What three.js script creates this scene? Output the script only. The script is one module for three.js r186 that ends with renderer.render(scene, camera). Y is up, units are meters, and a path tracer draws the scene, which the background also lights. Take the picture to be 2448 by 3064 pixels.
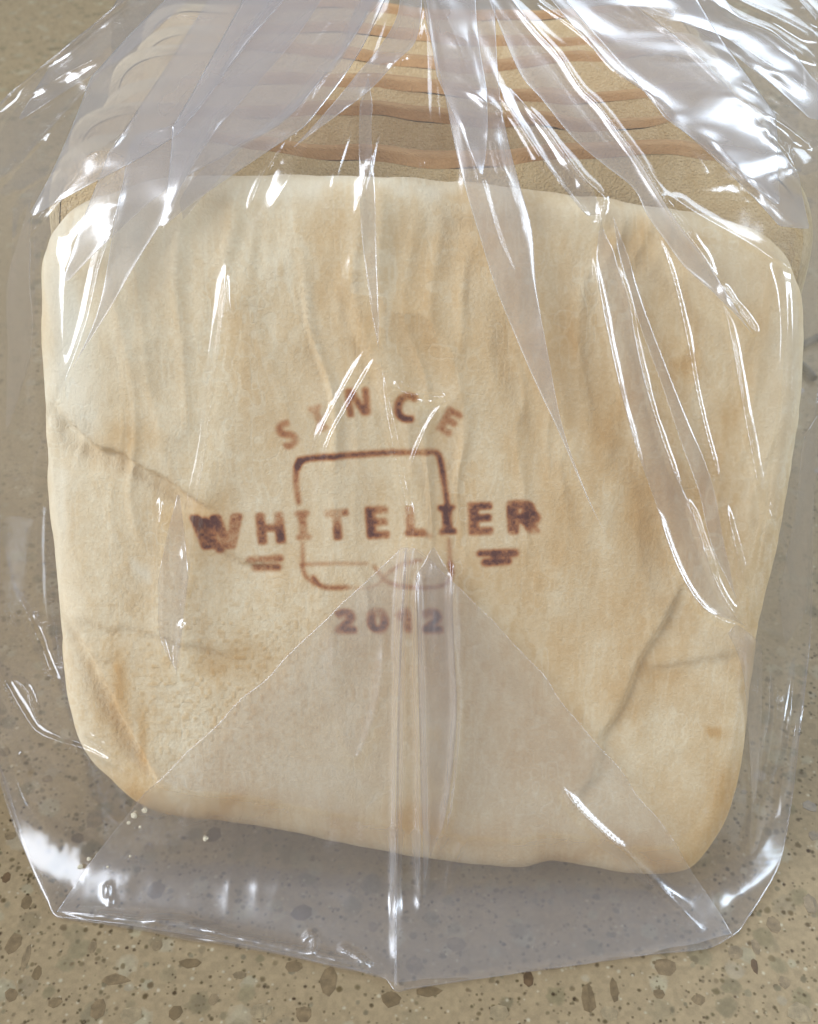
import * as THREE from 'three';
import { RectAreaLightUniformsLib } from 'three/addons/lights/RectAreaLightUniformsLib.js';
import { mergeVertices, mergeGeometries } from 'three/addons/utils/BufferGeometryUtils.js';

// ───────────────────────── camera, light, exposure ─────────────────────────
const PW = 2448, PH = 3064, FOCAL = 3500;                 // photograph frame, lens in its pixels
const PITCH = THREE.MathUtils.degToRad(42);               // camera looks down at the counter
const TILT = THREE.MathUtils.degToRad(13);                // heel slice turned away from the lens
const DIST = 0.19;
const C = new THREE.Vector3(0, 0.064, 0);                 // middle of the heel's face
const camRight = new THREE.Vector3(1, 0, 0);
const camUp = new THREE.Vector3(0, Math.cos(PITCH), -Math.sin(PITCH));
const camFwd = new THREE.Vector3(0, -Math.sin(PITCH), -Math.cos(PITCH));
const EYE = C.clone().addScaledVector(camFwd, -DIST);

const scene = new THREE.Scene();
const camera = new THREE.PerspectiveCamera(THREE.MathUtils.radToDeg(2 * Math.atan(PH / 2 / FOCAL)), PW / PH, 0.01, 30);
camera.position.copy(EYE);
camera.up.set(0, 1, 0);
camera.lookAt(C);
camera.focus = 0.19;
camera.userData.fStop = 40;
scene.add(camera);

const renderer = new THREE.WebGLRenderer({ antialias: true });
renderer.toneMapping = THREE.LinearToneMapping;
renderer.toneMappingExposure = 1.05;
renderer.shadowMap.enabled = true;
scene.background = new THREE.Color(0.208, 0.215, 0.236);    // the dim room round the counter
RectAreaLightUniformsLib.init();

const WINDOWS = [
  { at: [1.25, 0.72, 0.34], to: [0, 0.05, 0], w: 0.36, h: 0.85, L: 11, tint: [0.8, 0.95, 1.14], label: 'wide bright kitchen window to the right of the counter' },
  { at: [-1.25, 0.95, 0.4], to: [0, 0.05, 0], w: 1.05, h: 1.0, L: 7.6, tint: [0.9, 0.975, 1.1], label: 'tall bright kitchen window to the left of the counter' },
  { at: [0.72, 0.98, -1.05], to: [0, 0.05, 0], w: 1.15, h: 0.75, L: 3.8, tint: [0.8, 0.95, 1.14], label: 'wide bright kitchen window behind the counter to the right' },
];
for (const w of WINDOWS) {
  const g = new THREE.Group(); g.name = 'window'; g.userData = { label: w.label, category: 'window' };
  g.position.set(...w.at); g.lookAt(...w.to); scene.add(g);
  const pane = new THREE.Mesh(new THREE.PlaneGeometry(w.w, w.h), new THREE.MeshStandardMaterial({ color: 0x888888, emissive: new THREE.Color(...w.tint), emissiveIntensity: 1.0, roughness: 0.2 }));
  pane.name = 'pane'; g.add(pane);
  const fm = new THREE.MeshStandardMaterial({ color: 0xe8e6e0, roughness: 0.5 });
  const t = 0.05;
  for (const [fw, fh, x, y] of [[w.w + 2 * t, t, 0, w.h / 2 + t / 2], [w.w + 2 * t, t, 0, -w.h / 2 - t / 2], [t, w.h, w.w / 2 + t / 2, 0], [t, w.h, -w.w / 2 - t / 2, 0]]) {
    const f = new THREE.Mesh(new THREE.BoxGeometry(fw, fh, 0.05), fm); f.name = 'frame'; f.position.set(x, y, 0); g.add(f);
  }
  const light = new THREE.RectAreaLight(new THREE.Color(...w.tint), w.L, w.w, w.h);
  light.position.set(...w.at).addScaledVector(new THREE.Vector3(...w.to).sub(new THREE.Vector3(...w.at)).normalize(), 0.03);
  light.lookAt(...w.to); scene.add(light);
}

// ───────────────────────── helpers ─────────────────────────
function rng(seed) { let s = seed >>> 0; return () => { s = (s + 0x6D2B79F5) >>> 0; let t = s; t = Math.imul(t ^ (t >>> 15), t | 1); t ^= t + Math.imul(t ^ (t >>> 7), t | 61); return ((t ^ (t >>> 14)) >>> 0) / 4294967296; }; }
const PERM = new Float32Array(65536); { const r = rng(7); for (let i = 0; i < 65536; i++) PERM[i] = r() * 2 - 1; }
function vn(x, y) {                                         // value noise, -1..1
  const xi = Math.floor(x), yi = Math.floor(y); let fx = x - xi, fy = y - yi;
  fx = fx * fx * fx * (fx * (fx * 6 - 15) + 10); fy = fy * fy * fy * (fy * (fy * 6 - 15) + 10);
  const h = (a, b) => PERM[(Math.imul(a, 374761393) + Math.imul(b, 668265263) ^ Math.imul(a + 31 * b, 1274126177) >>> 13) & 65535];
  const a = h(xi, yi), b = h(xi + 1, yi), c = h(xi, yi + 1), d = h(xi + 1, yi + 1);
  return a + (b - a) * fx + (c - a) * fy + (a - b - c + d) * fx * fy;
}
function fbm(x, y, o = 4) { let s = 0, a = 0.5, n = 0; for (let i = 0; i < o; i++) { s += a * vn(x, y); n += a; a *= 0.5; const t = x; x = x * 1.76 + y * 1.02 + 13.7; y = y * 1.76 - t * 1.02 + 5.1; } return s / n; }
const ridged = (x, y) => 1 - Math.abs(vn(x, y)) * 2;
const clamp = (x, a = 0, b = 1) => Math.min(b, Math.max(a, x));
const sstep = (a, b, x) => { const t = clamp((x - a) / (b - a)); return t * t * (3 - 2 * t); };
const lerp = (a, b, t) => a + (b - a) * t;
const smax = (a, b, k) => { const h = clamp(0.5 + 0.5 * (a - b) / k); return lerp(b, a, h) + k * h * (1 - h); };

const N = camFwd.clone().multiplyScalar(-Math.cos(TILT)).addScaledVector(camUp, -Math.sin(TILT));   // out of the heel's face
const EY = camUp.clone().multiplyScalar(Math.cos(TILT)).addScaledVector(camFwd, -Math.sin(TILT));   // up along the face
const EX = camRight.clone();
const ORIENT = new THREE.Quaternion().setFromRotationMatrix(new THREE.Matrix4().makeBasis(EX, EY, N));
const ray = (u, v) => camFwd.clone().addScaledVector(camRight, (u - PW / 2) / FOCAL).addScaledVector(camUp, -(v - PH / 2) / FOCAL);
const eyeN = C.clone().sub(EYE).dot(N);
function at(u, v, h = 0) { const r = ray(u, v); return r.multiplyScalar((h + eyeN) / r.dot(N)).add(EYE); }   // point of the plane h metres above the face
function face(u, v, h = 0) { const p = at(u, v, h).sub(C); return [p.dot(EX), p.dot(EY)]; }                    // the same in the face's own axes
function onCounter(u, v, y = 0) { const r = ray(u, v); return r.multiplyScalar((y - EYE.y) / r.y).add(EYE); }
function counterHeight(u, v) { return onCounter(u, v).sub(C).dot(N); }

function smooth(points, step, closed = false) {
  const c = new THREE.CatmullRomCurve3(points.map(([x, y]) => new THREE.Vector3(x, y, 0)), closed, 'centripetal');
  const n = Math.max(4, Math.round(c.getLength() / step));
  c.arcLengthDivisions = n * 4;
  const out = c.getSpacedPoints(n).map((p) => [p.x, p.y]);
  if (closed) out.pop();
  return out;
}
function polyDist(poly, x, y) {                             // signed distance, negative inside
  let d = 1e18, inside = false;
  for (let i = 0, j = poly.length - 1; i < poly.length; j = i++) {
    const [ax, ay] = poly[j], [bx, by] = poly[i], dx = bx - ax, dy = by - ay;
    const t = clamp(((x - ax) * dx + (y - ay) * dy) / (dx * dx + dy * dy + 1e-12)), ex = x - ax - t * dx, ey = y - ay - t * dy;
    d = Math.min(d, ex * ex + ey * ey);
    if ((ay > y) !== (by > y) && x < ax + (y - ay) / (by - ay) * dx) inside = !inside;
  }
  return inside ? -Math.sqrt(d) : Math.sqrt(d);
}
function lineDist(line, x, y) {                             // [distance, side, share along]
  let best = 1e18, side = 1, along = 0;
  for (let i = 0; i + 1 < line.length; i++) {
    const [ax, ay] = line[i], [bx, by] = line[i + 1], dx = bx - ax, dy = by - ay;
    const t = clamp(((x - ax) * dx + (y - ay) * dy) / (dx * dx + dy * dy)), ex = x - ax - t * dx, ey = y - ay - t * dy, d = ex * ex + ey * ey;
    if (d < best) { best = d; side = dx * (y - ay) - dy * (x - ax) > 0 ? 1 : -1; along = (i + t) / (line.length - 1); }
  }
  return [Math.sqrt(best), side, along];
}
function gridMesh(nu, nv, f, keep) {                        // f(i, j) -> Vector3, uv from g
  const pos = new Float32Array(nu * nv * 3), idx = [];
  for (let j = 0; j < nv; j++) for (let i = 0; i < nu; i++) { const p = f(i, j); pos.set([p.x, p.y, p.z], (j * nu + i) * 3); }
  for (let j = 0; j + 1 < nv; j++) for (let i = 0; i + 1 < nu; i++) if (!keep || keep(i, j)) { const a = j * nu + i; idx.push(a, a + nu, a + 1, a + 1, a + nu, a + nu + 1); }
  const g = new THREE.BufferGeometry(); g.setAttribute('position', new THREE.BufferAttribute(pos, 3)); g.setIndex(idx); return g;
}
const shadows = (m) => { m.castShadow = m.receiveShadow = true; return m; };
function mesh(name, geo, mat, parent) { const m = shadows(new THREE.Mesh(geo, mat)); m.name = name; parent.add(m); return m; }
function dataTexture(n, fill, srgb) {
  const d = new Uint8Array(n * n * 4);
  for (let y = 0; y < n; y++) for (let x = 0; x < n; x++) { const o = (y * n + x) * 4, c = fill(x, y); d[o] = c[0]; d[o + 1] = c[1]; d[o + 2] = c[2]; d[o + 3] = 255; }
  const t = new THREE.DataTexture(d, n, n); t.magFilter = THREE.LinearFilter; t.minFilter = THREE.LinearMipmapLinearFilter; t.generateMipmaps = true;
  t.wrapS = t.wrapT = THREE.RepeatWrapping; if (srgb) t.colorSpace = THREE.SRGBColorSpace; t.needsUpdate = true; return t;
}

// ───────────────────────── the counter ─────────────────────────
const TILE = 0.4, TN = 2048;
{
  const cv = document.createElement('canvas'); cv.width = cv.height = TN;
  const x = cv.getContext('2d'), r = rng(21);
  x.fillStyle = 'rgb(151,132,101)'; x.fillRect(0, 0, TN, TN);
  const tone = (a, b, c, d, o) => { const q = r() * d; return `rgba(${a + q},${b + q * 0.96},${c + q * 0.85},${o})`; };
  const blob = (px, py, rad, style) => {
    for (const ox of [0, px < 40 ? TN : px > TN - 40 ? -TN : 0]) for (const oy of [0, py < 40 ? TN : py > TN - 40 ? -TN : 0]) {
      x.fillStyle = style; x.beginPath();
      const n = 5 + Math.floor(r() * 4), a0 = r() * 6.28, el = 0.55 + r() * 0.45, rot = r() * 3.14;
      for (let k = 0; k < n; k++) { const a = a0 + k / n * 6.28, q = rad * (0.65 + 0.5 * r()), ex = Math.cos(a) * q, ey = Math.sin(a) * q * el; x.lineTo(px + ox + ex * Math.cos(rot) - ey * Math.sin(rot), py + oy + ex * Math.sin(rot) + ey * Math.cos(rot)); }
      x.fill();
    }
  };
  for (let i = 0; i < 4200; i++) blob(r() * TN, r() * TN, 4 + r() * 9, r() < 0.5 ? tone(150, 137, 110, 14, 0.5) : tone(124, 110, 83, 16, 0.45));
  for (let i = 0; i < 60000; i++) { const q = r(); blob(r() * TN, r() * TN, 0.7 + 1.7 * r() * r(), q < 0.66 ? tone(80, 67, 45, 40, 0.4 + 0.4 * r()) : q < 0.9 ? tone(166, 154, 128, 18, 0.5) : tone(62, 48, 32, 26, 0.75)); }
  for (let i = 0; i < 6500; i++) blob(r() * TN, r() * TN, 2.0 + 2.8 * r() * r(), r() < 0.7 ? tone(92, 77, 53, 36, 0.4 + 0.3 * r()) : tone(112, 100, 76, 26, 0.7));
  const img = x.getImageData(0, 0, TN, TN).data;
  const tex = dataTexture(TN, (px, py) => { const o = (py * TN + px) * 4, n = 1 + 0.05 * (r() - 0.5) + 0.05 * vn(px * 0.25, py * 0.25); return [clamp(img[o] * n, 0, 255), clamp(img[o + 1] * n, 0, 255), clamp(img[o + 2] * n, 0, 255)]; }, true);
  const counter = new THREE.Group(); counter.name = 'countertop';
  counter.userData = { kind: 'structure', label: 'speckled beige engineered stone countertop under the bread bag' };
  scene.add(counter);
  const slabMat = new THREE.MeshPhysicalMaterial({ map: tex, roughness: 0.45, ior: 1.5, specularIntensity: 0.32 });
  const top = new THREE.BoxGeometry(1.5, 0.03, 1.1);
  { const p = top.attributes.position, uv = top.attributes.uv; for (let i = 0; i < p.count; i++) uv.setXY(i, p.getX(i) / TILE + 0.5, p.getZ(i) / TILE + 0.37); }
  const slab = mesh('slab', top, slabMat, counter); slab.position.set(0, -0.015, -0.1);
  // stone chips large enough to be told apart, set in the slab and ground nearly flush
  const chipMats = [[124, 105, 77], [114, 96, 69], [131, 113, 85], [99, 78, 54], [146, 129, 99], [126, 107, 78]].map(([a, b, c]) => {
    const t = dataTexture(64, (px, py) => { const n = 1 + 0.18 * fbm(px * 0.09 + a, py * 0.09 + c) + 0.08 * (r() - 0.5); return [a * n, b * n, c * n].map((q) => clamp(q, 0, 255)); }, true);
    return new THREE.MeshPhysicalMaterial({ map: t, roughness: 0.28 });
  });
  const seen = [[39, 2825, 46, 60, 70, 0], [78, 2868, 24, 74, 60, 2], [112, 2912, 28, 46, 80, 1], [277, 2832, 26, 40, 60, 2], [568, 2882, 70, 28, 22, 1], [344, 2932, 88, 32, -14, 0], [984, 2938, 52, 84, 90, 0], [880, 2892, 58, 32, 30, 0], [717, 2917, 44, 22, -20, 2], [295, 3017, 50, 64, 80, 0], [525, 3031, 46, 40, 0, 1], [909, 3036, 50, 44, 10, 0], [1168, 2988, 62, 46, 40, 1], [18, 2626, 26, 36, 60, 3], [781, 3027, 64, 44, 10, 4], [390, 3036, 70, 50, 0, 4], [142, 2331, 34, 26, 0, 0], [284, 2448, 56, 56, 20, 0], [234, 2509, 40, 32, -40, 1],
    [1991, 2892, 68, 46, -30, 0], [1582, 2928, 32, 44, 80, 3], [1760, 2988, 46, 84, 90, 1], [1838, 2963, 26, 64, 80, 1], [2257, 2889, 22, 44, 60, 3], [2200, 2850, 48, 40, 0, 2], [2317, 2768, 44, 56, 70, 5], [2424, 2413, 48, 34, 20, 2], [1284, 2966, 76, 28, 12, 1], [1366, 2825, 60, 42, 0, 0], [1820, 3031, 56, 44, 30, 4], [2261, 2832, 26, 46, 110, 2], [2396, 3031, 84, 54, 10, 4], [1494, 3031, 60, 50, 0, 4], [2424, 2704, 44, 52, 80, 2], [1238, 2889, 54, 50, 0, 0], [2436, 2500, 40, 30, 40, 5], [1660, 2890, 36, 26, 30, 2], [2090, 2990, 44, 30, -20, 5], [1390, 2905, 30, 24, 0, 1], [640, 2990, 36, 28, 50, 2], [165, 3000, 42, 30, 15, 5], [470, 2830, 34, 26, -30, 2], [30, 2500, 36, 24, 60, 2], [80, 2700, 30, 40, 60, 1]];
  const spots = seen.map(([u, v, a, b, d, k]) => { const p = onCounter(u, v), q = onCounter(u + 10, v), s = p.distanceTo(q) / 10; return [p.x, p.z, a * s / 2, b * s / 2 * 1.15, THREE.MathUtils.degToRad(d) * 0, k, d]; });
  const rc = rng(5);
  for (let i = 0; i < 230; i++) {
    const u = rc() * 2700 - 120, v = rc() * 3064, p = onCounter(u, v);
    if (v < 2350 && u > 330 && u < 2250) continue;
    if (spots.some((s) => Math.hypot(s[0] - p.x, s[1] - p.z) < 0.005)) continue;
    const s = 0.0008 + 0.0016 * rc() * rc();
    spots.push([p.x, p.z, s, s * (0.5 + rc() * 0.7), rc() * 6, Math.floor(rc() * 6), 0]);
  }
  const rr = rng(77);
  for (const [cx, cz, a, b, turn, k] of spots) {
    const n = 7, sh = new THREE.Shape(), a0 = rr() * 6.28;
    for (let q = 0; q < n; q++) { const t = a0 + q / n * 6.28318, w = 0.82 + 0.34 * rr(); const X = Math.cos(t) * a * w, Y = Math.sin(t) * b * w; if (q) sh.lineTo(X, Y); else sh.moveTo(X, Y); }
    sh.closePath();
    const g = new THREE.ExtrudeGeometry(sh, { depth: 0.00006, bevelEnabled: false });
    { const p = g.attributes.position, uv = g.attributes.uv; for (let q = 0; q < p.count; q++) uv.setXY(q, (p.getX(q) + cx) / 0.006, (p.getY(q) + cz) / 0.006); }
    g.rotateX(-Math.PI / 2); g.rotateY(turn);
    const m = mesh('stone_chip', g, chipMats[k], counter); m.position.set(cx, -0.00002, cz);
  }
}

// ───────────────────────── the heel slice ─────────────────────────
const heelPx = smooth([[127, 850], [136, 760], [164, 685], [240, 618], [340, 573], [450, 543], [560, 530], [800, 523], [1000, 521], [1200, 531], [1380, 545], [1600, 566], [1800, 592], [2000, 622], [2150, 652], [2270, 694], [2345, 750], [2385, 840], [2400, 950], [2402, 1040], [2395, 1200], [2370, 1350], [2348, 1500], [2320, 1640], [2290, 1760], [2255, 1950], [2240, 2080], [2225, 2220], [2205, 2330], [2170, 2440], [2110, 2540], [2060, 2590], [1980, 2607], [1880, 2605], [1760, 2582], [1650, 2568], [1560, 2587], [1400, 2576], [1250, 2556], [1100, 2530], [950, 2500], [800, 2470], [650, 2445], [560, 2440], [430, 2402], [340, 2332], [265, 2260], [225, 2180], [203, 2080], [190, 1950], [178, 1800], [165, 1650], [150, 1500], [140, 1300], [130, 1100], [125, 950]], 9, true);
const heelLocal = heelPx.map(([u, v]) => face(u, v, -0.004));
const L2 = (pts, step = 0.0012) => smooth(pts.map(([u, v]) => face(u, v)), step);
// folds and dents of the crust: [line, height in metres on the side to its left, width of the fall, reach of the swelling]
const creases = [
  { l: L2([[150, 1190], [215, 1270], [280, 1325], [380, 1372], [470, 1418], [550, 1470], [640, 1515]]), h: 0.0030, w: 0.0004, r: 0.006, side: 1, g: 0.9 },
  { l: L2([[625, 1530], [655, 1600], [690, 1640], [745, 1675], [850, 1705]]), h: 0.0013, w: 0.0004, r: 0.004, side: 1 },
  { l: L2([[190, 1835], [232, 1890], [290, 1985], [345, 2085], [400, 2190], [450, 2290], [480, 2345]]), h: 0.0027, w: 0.0004, r: 0.006, side: 1, g: 0.9 },
  { l: L2([[200, 1842], [330, 1868], [420, 1880], [560, 1920], [700, 1965]]), h: 0.0008, w: 0.0006, r: 0.006, side: 1 },
  { l: L2([[270, 1955], [330, 1965], [360, 1962]]), h: 0.0005, w: 0.0004, r: 0.003, side: 1 },
  { l: L2([[2050, 1720], [1995, 1815], [1935, 1925], [1885, 2035], [1840, 2120], [1795, 2210], [1770, 2310], [1700, 2440]]), h: 0.0015, w: 0.0004, r: 0.005, side: -1 },
  { l: L2([[1900, 1990], [2050, 1975], [2150, 1965], [2260, 1950]]), h: 0.0011, w: 0.0012, r: 0.008, side: 1 },
  { l: L2([[1250, 590], [1300, 640], [1420, 650], [1600, 660], [1760, 720]]), h: 0.0008, w: 0.0018, r: 0.007, side: 1 },
  { l: L2([[300, 960], [380, 1090], [470, 1180]]), h: 0.0007, w: 0.0012, r: 0.005, side: 1 },
  { l: L2([[760, 880], [810, 960], [830, 1040]]), h: 0.0006, w: 0.0012, r: 0.004, side: 1 },
];
function crust(X, Y) {                                      // relief of the crust in metres
  let h = 0.0006 * fbm(X * 45 + 3, Y * 45) + 0.00014 * fbm(X * 260, Y * 120, 3);
  const wx = X + 0.0025 * vn(X * 110, Y * 60), up = sstep(-0.03, 0.015, Y) * sstep(0.056, 0.036, Y + 0.006 * vn(X * 120, 3)) * (0.55 + 0.45 * vn(X * 40, Y * 40 + 9)); h += up * (0.0016 * Math.pow(Math.max(0, ridged(wx * 150 + Y * 20, Y * 42 + 4)), 1.5) * clamp(0.55 + (0.01 - X) * 14) + 0.0004 * ridged(wx * 270 + 8, Y * 90));
  for (const c of creases) {
    const [d, s, t] = lineDist(c.l, X + 0.0006 * vn(Y * 260, X * 90), Y + 0.0006 * vn(X * 260, Y * 90 + 5)); if (d > c.r * 3) continue;
    const end = Math.min(1, t * 6, (1 - t) * 6), x = d * s * c.side;
    h += end * c.h * (x > 0 ? 0.3 * Math.exp(-x / 0.004) * (1 - Math.exp(-x / c.w)) : -(c.g ?? 0.8) * Math.exp(x / c.r) * (1 - Math.exp(x / c.w)));
  }
  return h;
}
const TXW = 0.15, BN = 2048;
function breadTextures() {
  // the brand burnt into the crust
  const cv = document.createElement('canvas'); cv.width = cv.height = BN; const x = cv.getContext('2d');
  const T = (u, v) => { const [X, Y] = face(u, v, 0); return [(X / TXW + 0.5) * BN, (0.5 - Y / TXW) * BN]; };
  const S = (T(1400, 1500)[0] - T(1000, 1500)[0]) / 400;
  x.fillStyle = '#000'; x.fillRect(0, 0, BN, BN);
  const glyph = (ch, u, v, size, deg, k, sx = 1, weight = 'bold') => { const [a, b] = T(u, v); x.save(); x.translate(a, b); x.rotate(deg * Math.PI / 180); x.scale(sx, 1); x.font = `${weight} ${size * 1.14 * S}px sans-serif`; x.textAlign = 'center'; x.textBaseline = 'middle'; x.fillStyle = `rgba(255,255,255,${k})`; x.fillText(ch, 0, 0); x.strokeStyle = x.fillStyle; x.lineWidth = size * 0.03 * S; x.strokeText(ch, 0, 0); x.restore(); };
  const stroke = (pts, w, k) => { x.strokeStyle = `rgba(255,255,255,${k})`; x.lineWidth = w * S; x.lineCap = 'round'; x.lineJoin = 'round'; x.beginPath(); smooth(pts, 12).forEach(([u, v], i) => { const [a, b] = T(u, v); if (i) x.lineTo(a, b); else x.moveTo(a, b); }); x.stroke(); };
  x.filter = `blur(${4.4 * S}px)`;
  glyph('S', 862, 1298, 96, -28, 0.5); glyph('I', 955, 1250, 92, -18, 0.42); glyph('N', 1072, 1200, 94, -5, 0.66); glyph('C', 1212, 1214, 98, 10, 0.85); glyph('E', 1342, 1258, 92, 28, 0.72);
  stroke([[890, 1395], [905, 1374], [1000, 1362], [1150, 1352], [1280, 1347]], 17, 0.85); stroke([[1280, 1347], [1308, 1352], [1318, 1375], [1328, 1440], [1340, 1520]], 17, 0.85);
  stroke([[898, 1372], [888, 1410], [888, 1450], [895, 1500]], 17, 0.62);
  const word = [['W', 652, 1588, 118, 1.2, 1.05], ['H', 812, 1578, 112, 1.1, 0.85], ['I', 908, 1570, 104, 1, 0.62], ['T', 1010, 1566, 108, 1.05, 0.72], ['E', 1128, 1562, 114, 1.15, 0.9], ['L', 1240, 1556, 106, 1.1, 0.7], ['I', 1338, 1552, 104, 1.2, 0.95], ['E', 1434, 1548, 116, 1.2, 0.9], ['R', 1556, 1542, 118, 1.2, 1.0]];
  for (const [c, u, v, s, sx, k] of word) { const q = Math.min(1, k); glyph(c, u, v, s, -3.4, q, sx); if (k > 0.95) glyph(c, u + 3, v + 3, s, -3.4, 0.7, sx); }
  stroke([[618, 1560], [640, 1610], [660, 1636]], 34, 0.8); stroke([[1570, 1530], [1600, 1540], [1590, 1565]], 30, 0.8);
  for (const [u, v] of [[795, 1672], [1480, 1652]]) { stroke([[u - 46, v - 2], [u + 46, v - 6]], 20, 0.85); stroke([[u - 30, v + 24], [u + 38, v + 20]], 24, 0.9); }
  stroke([[1478, 1656], [1540, 1648]], 24, 0.85);
  stroke([[912, 1684], [1000, 1680], [1100, 1682]], 9, 0.35); stroke([[940, 1722], [955, 1742], [985, 1751], [1040, 1750]], 14, 0.75); stroke([[1040, 1750], [1100, 1752], [1140, 1735], [1155, 1715], [1200, 1685], [1260, 1670]], 9, 0.4);
  stroke([[1120, 1690], [1160, 1735], [1250, 1750], [1330, 1742], [1352, 1715], [1350, 1680]], 11, 0.5); stroke([[905, 1684], [915, 1716], [944, 1740]], 11, 0.5); stroke([[907, 1620], [908, 1684]], 12, 0.35); stroke([[1343, 1610], [1348, 1690]], 13, 0.45); stroke([[1345, 1680], [1350, 1705]], 12, 0.5); stroke([[1215, 1590], [1290, 1598]], 11, 0.5);
  for (const [c, u, k, v] of [['2', 1034, 0.75, 1850], ['0', 1130, 0.72, 1846], ['1', 1212, 0.6, 1846], ['2', 1292, 0.75, 1848]]) { glyph(c, u, v, 84, -2, k, 1.3); glyph(c, u + 4, v + 9, 80, -2, 0.4, 1.3); }
  x.filter = 'none';
  const mark = x.getImageData(0, 0, BN, BN).data;
  // browning, with shade of the creases and right side painted in: [u, v, radius u, radius v, strength]
  const tanAndShade = [[1900, 1350, 620, 900, 0.5], [1300, 1150, 500, 500, 0.2], [1650, 760, 420, 150, 0.55], [1250, 900, 300, 260, 0.35], [1900, 1200, 330, 420, 0.5], [2020, 1090, 40, 45, 0.8], [2120, 2180, 30, 30, 0.9], [1950, 2060, 260, 130, 0.55], [2120, 2420, 120, 200, 0.7], [1850, 2560, 360, 50, 0.6], [1250, 2500, 500, 60, 0.5], [700, 2420, 300, 50, 0.5], [370, 2360, 100, 70, 0.8], [330, 2040, 60, 130, 0.75], [430, 2200, 40, 110, 0.6], [750, 1000, 60, 200, 0.25], [330, 1340, 130, 40, 0.3], [560, 1520, 110, 50, 0.35], [600, 1650, 260, 120, 0.3], [1500, 700, 800, 60, 0.35], [650, 1980, 220, 60, 0.4], [1830, 1700, 200, 200, 0.35], [450, 720, 30, 50, 0.5]].map(([u, v, a, b, s]) => { const p = face(u, v), q = face(u + a, v + b); return [p[0], p[1], Math.abs(q[0] - p[0]), Math.abs(q[1] - p[1]), s]; });
  const pale = [[170, 900, 110, 420, 0.9], [360, 700, 200, 120, 0.8], [900, 560, 700, 36, 0.55], [1900, 660, 400, 60, 0.5], [150, 1500, 70, 400, 0.6], [2360, 1150, 60, 300, 0.55], [250, 850, 130, 200, 0.4], [390, 1675, 24, 34, 0.7], [2150, 850, 160, 90, 0.4], [1000, 2350, 160, 160, 0.3], [1900, 830, 200, 60, 0.25]].map(([u, v, a, b, s]) => { const p = face(u, v), q = face(u + a, v + b); return [p[0], p[1], Math.abs(q[0] - p[0]), Math.abs(q[1] - p[1]), s]; });
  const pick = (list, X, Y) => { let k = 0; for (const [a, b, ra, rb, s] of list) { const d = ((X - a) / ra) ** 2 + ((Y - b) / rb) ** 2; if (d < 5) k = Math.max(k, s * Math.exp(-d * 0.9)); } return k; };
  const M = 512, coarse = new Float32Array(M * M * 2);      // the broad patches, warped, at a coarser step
  for (let j = 0; j < M; j++) for (let i = 0; i < M; i++) { const X = (i / M - 0.5) * TXW, Y = (j / M - 0.5) * TXW, wx = 0.004 * fbm(X * 120, Y * 70, 3), wy = 0.005 * fbm(X * 110 + 40, Y * 60, 3); coarse[(j * M + i) * 2] = pick(tanAndShade, X + wx, Y + wy); coarse[(j * M + i) * 2 + 1] = pick(pale, X + wx, Y + wy); }
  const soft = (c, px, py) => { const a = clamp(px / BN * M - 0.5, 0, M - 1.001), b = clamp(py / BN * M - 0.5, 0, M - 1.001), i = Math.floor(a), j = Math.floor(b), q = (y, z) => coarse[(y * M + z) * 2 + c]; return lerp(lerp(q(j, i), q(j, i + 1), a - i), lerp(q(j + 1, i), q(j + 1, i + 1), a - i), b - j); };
  const r = rng(91), hgt = new Float32Array(BN * BN);
  const pores = face(640, 2020), poreR = 0.022;
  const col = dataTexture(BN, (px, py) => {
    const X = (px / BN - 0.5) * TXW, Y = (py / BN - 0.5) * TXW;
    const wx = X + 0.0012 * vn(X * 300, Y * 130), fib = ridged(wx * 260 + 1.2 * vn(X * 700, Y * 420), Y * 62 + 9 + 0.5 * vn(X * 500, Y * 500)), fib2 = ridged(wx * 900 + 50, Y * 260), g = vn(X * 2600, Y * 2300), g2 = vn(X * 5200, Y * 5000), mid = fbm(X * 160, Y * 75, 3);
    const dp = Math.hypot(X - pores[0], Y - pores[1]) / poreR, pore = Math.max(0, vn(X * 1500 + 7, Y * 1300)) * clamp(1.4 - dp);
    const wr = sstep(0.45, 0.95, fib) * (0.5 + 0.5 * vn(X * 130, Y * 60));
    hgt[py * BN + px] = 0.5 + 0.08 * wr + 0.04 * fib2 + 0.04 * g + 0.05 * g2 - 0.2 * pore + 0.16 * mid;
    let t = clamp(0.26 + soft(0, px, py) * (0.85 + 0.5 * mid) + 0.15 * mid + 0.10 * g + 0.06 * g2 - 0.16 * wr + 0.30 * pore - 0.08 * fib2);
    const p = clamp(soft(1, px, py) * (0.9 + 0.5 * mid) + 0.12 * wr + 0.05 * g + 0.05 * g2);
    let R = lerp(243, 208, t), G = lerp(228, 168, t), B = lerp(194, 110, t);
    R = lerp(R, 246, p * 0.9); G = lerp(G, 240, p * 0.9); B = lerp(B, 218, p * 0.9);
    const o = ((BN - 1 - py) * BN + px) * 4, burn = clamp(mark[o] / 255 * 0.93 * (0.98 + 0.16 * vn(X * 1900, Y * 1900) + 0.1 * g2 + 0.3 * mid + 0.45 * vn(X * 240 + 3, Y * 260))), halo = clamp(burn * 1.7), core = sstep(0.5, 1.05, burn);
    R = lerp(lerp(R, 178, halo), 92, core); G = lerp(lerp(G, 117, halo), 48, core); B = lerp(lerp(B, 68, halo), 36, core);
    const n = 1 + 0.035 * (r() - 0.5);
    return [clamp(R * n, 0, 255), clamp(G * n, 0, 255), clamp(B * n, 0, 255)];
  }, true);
  const bump = dataTexture(BN, (px, py) => { const h = clamp(hgt[py * BN + px] * 190, 0, 255); return [h, h, h]; });
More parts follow.
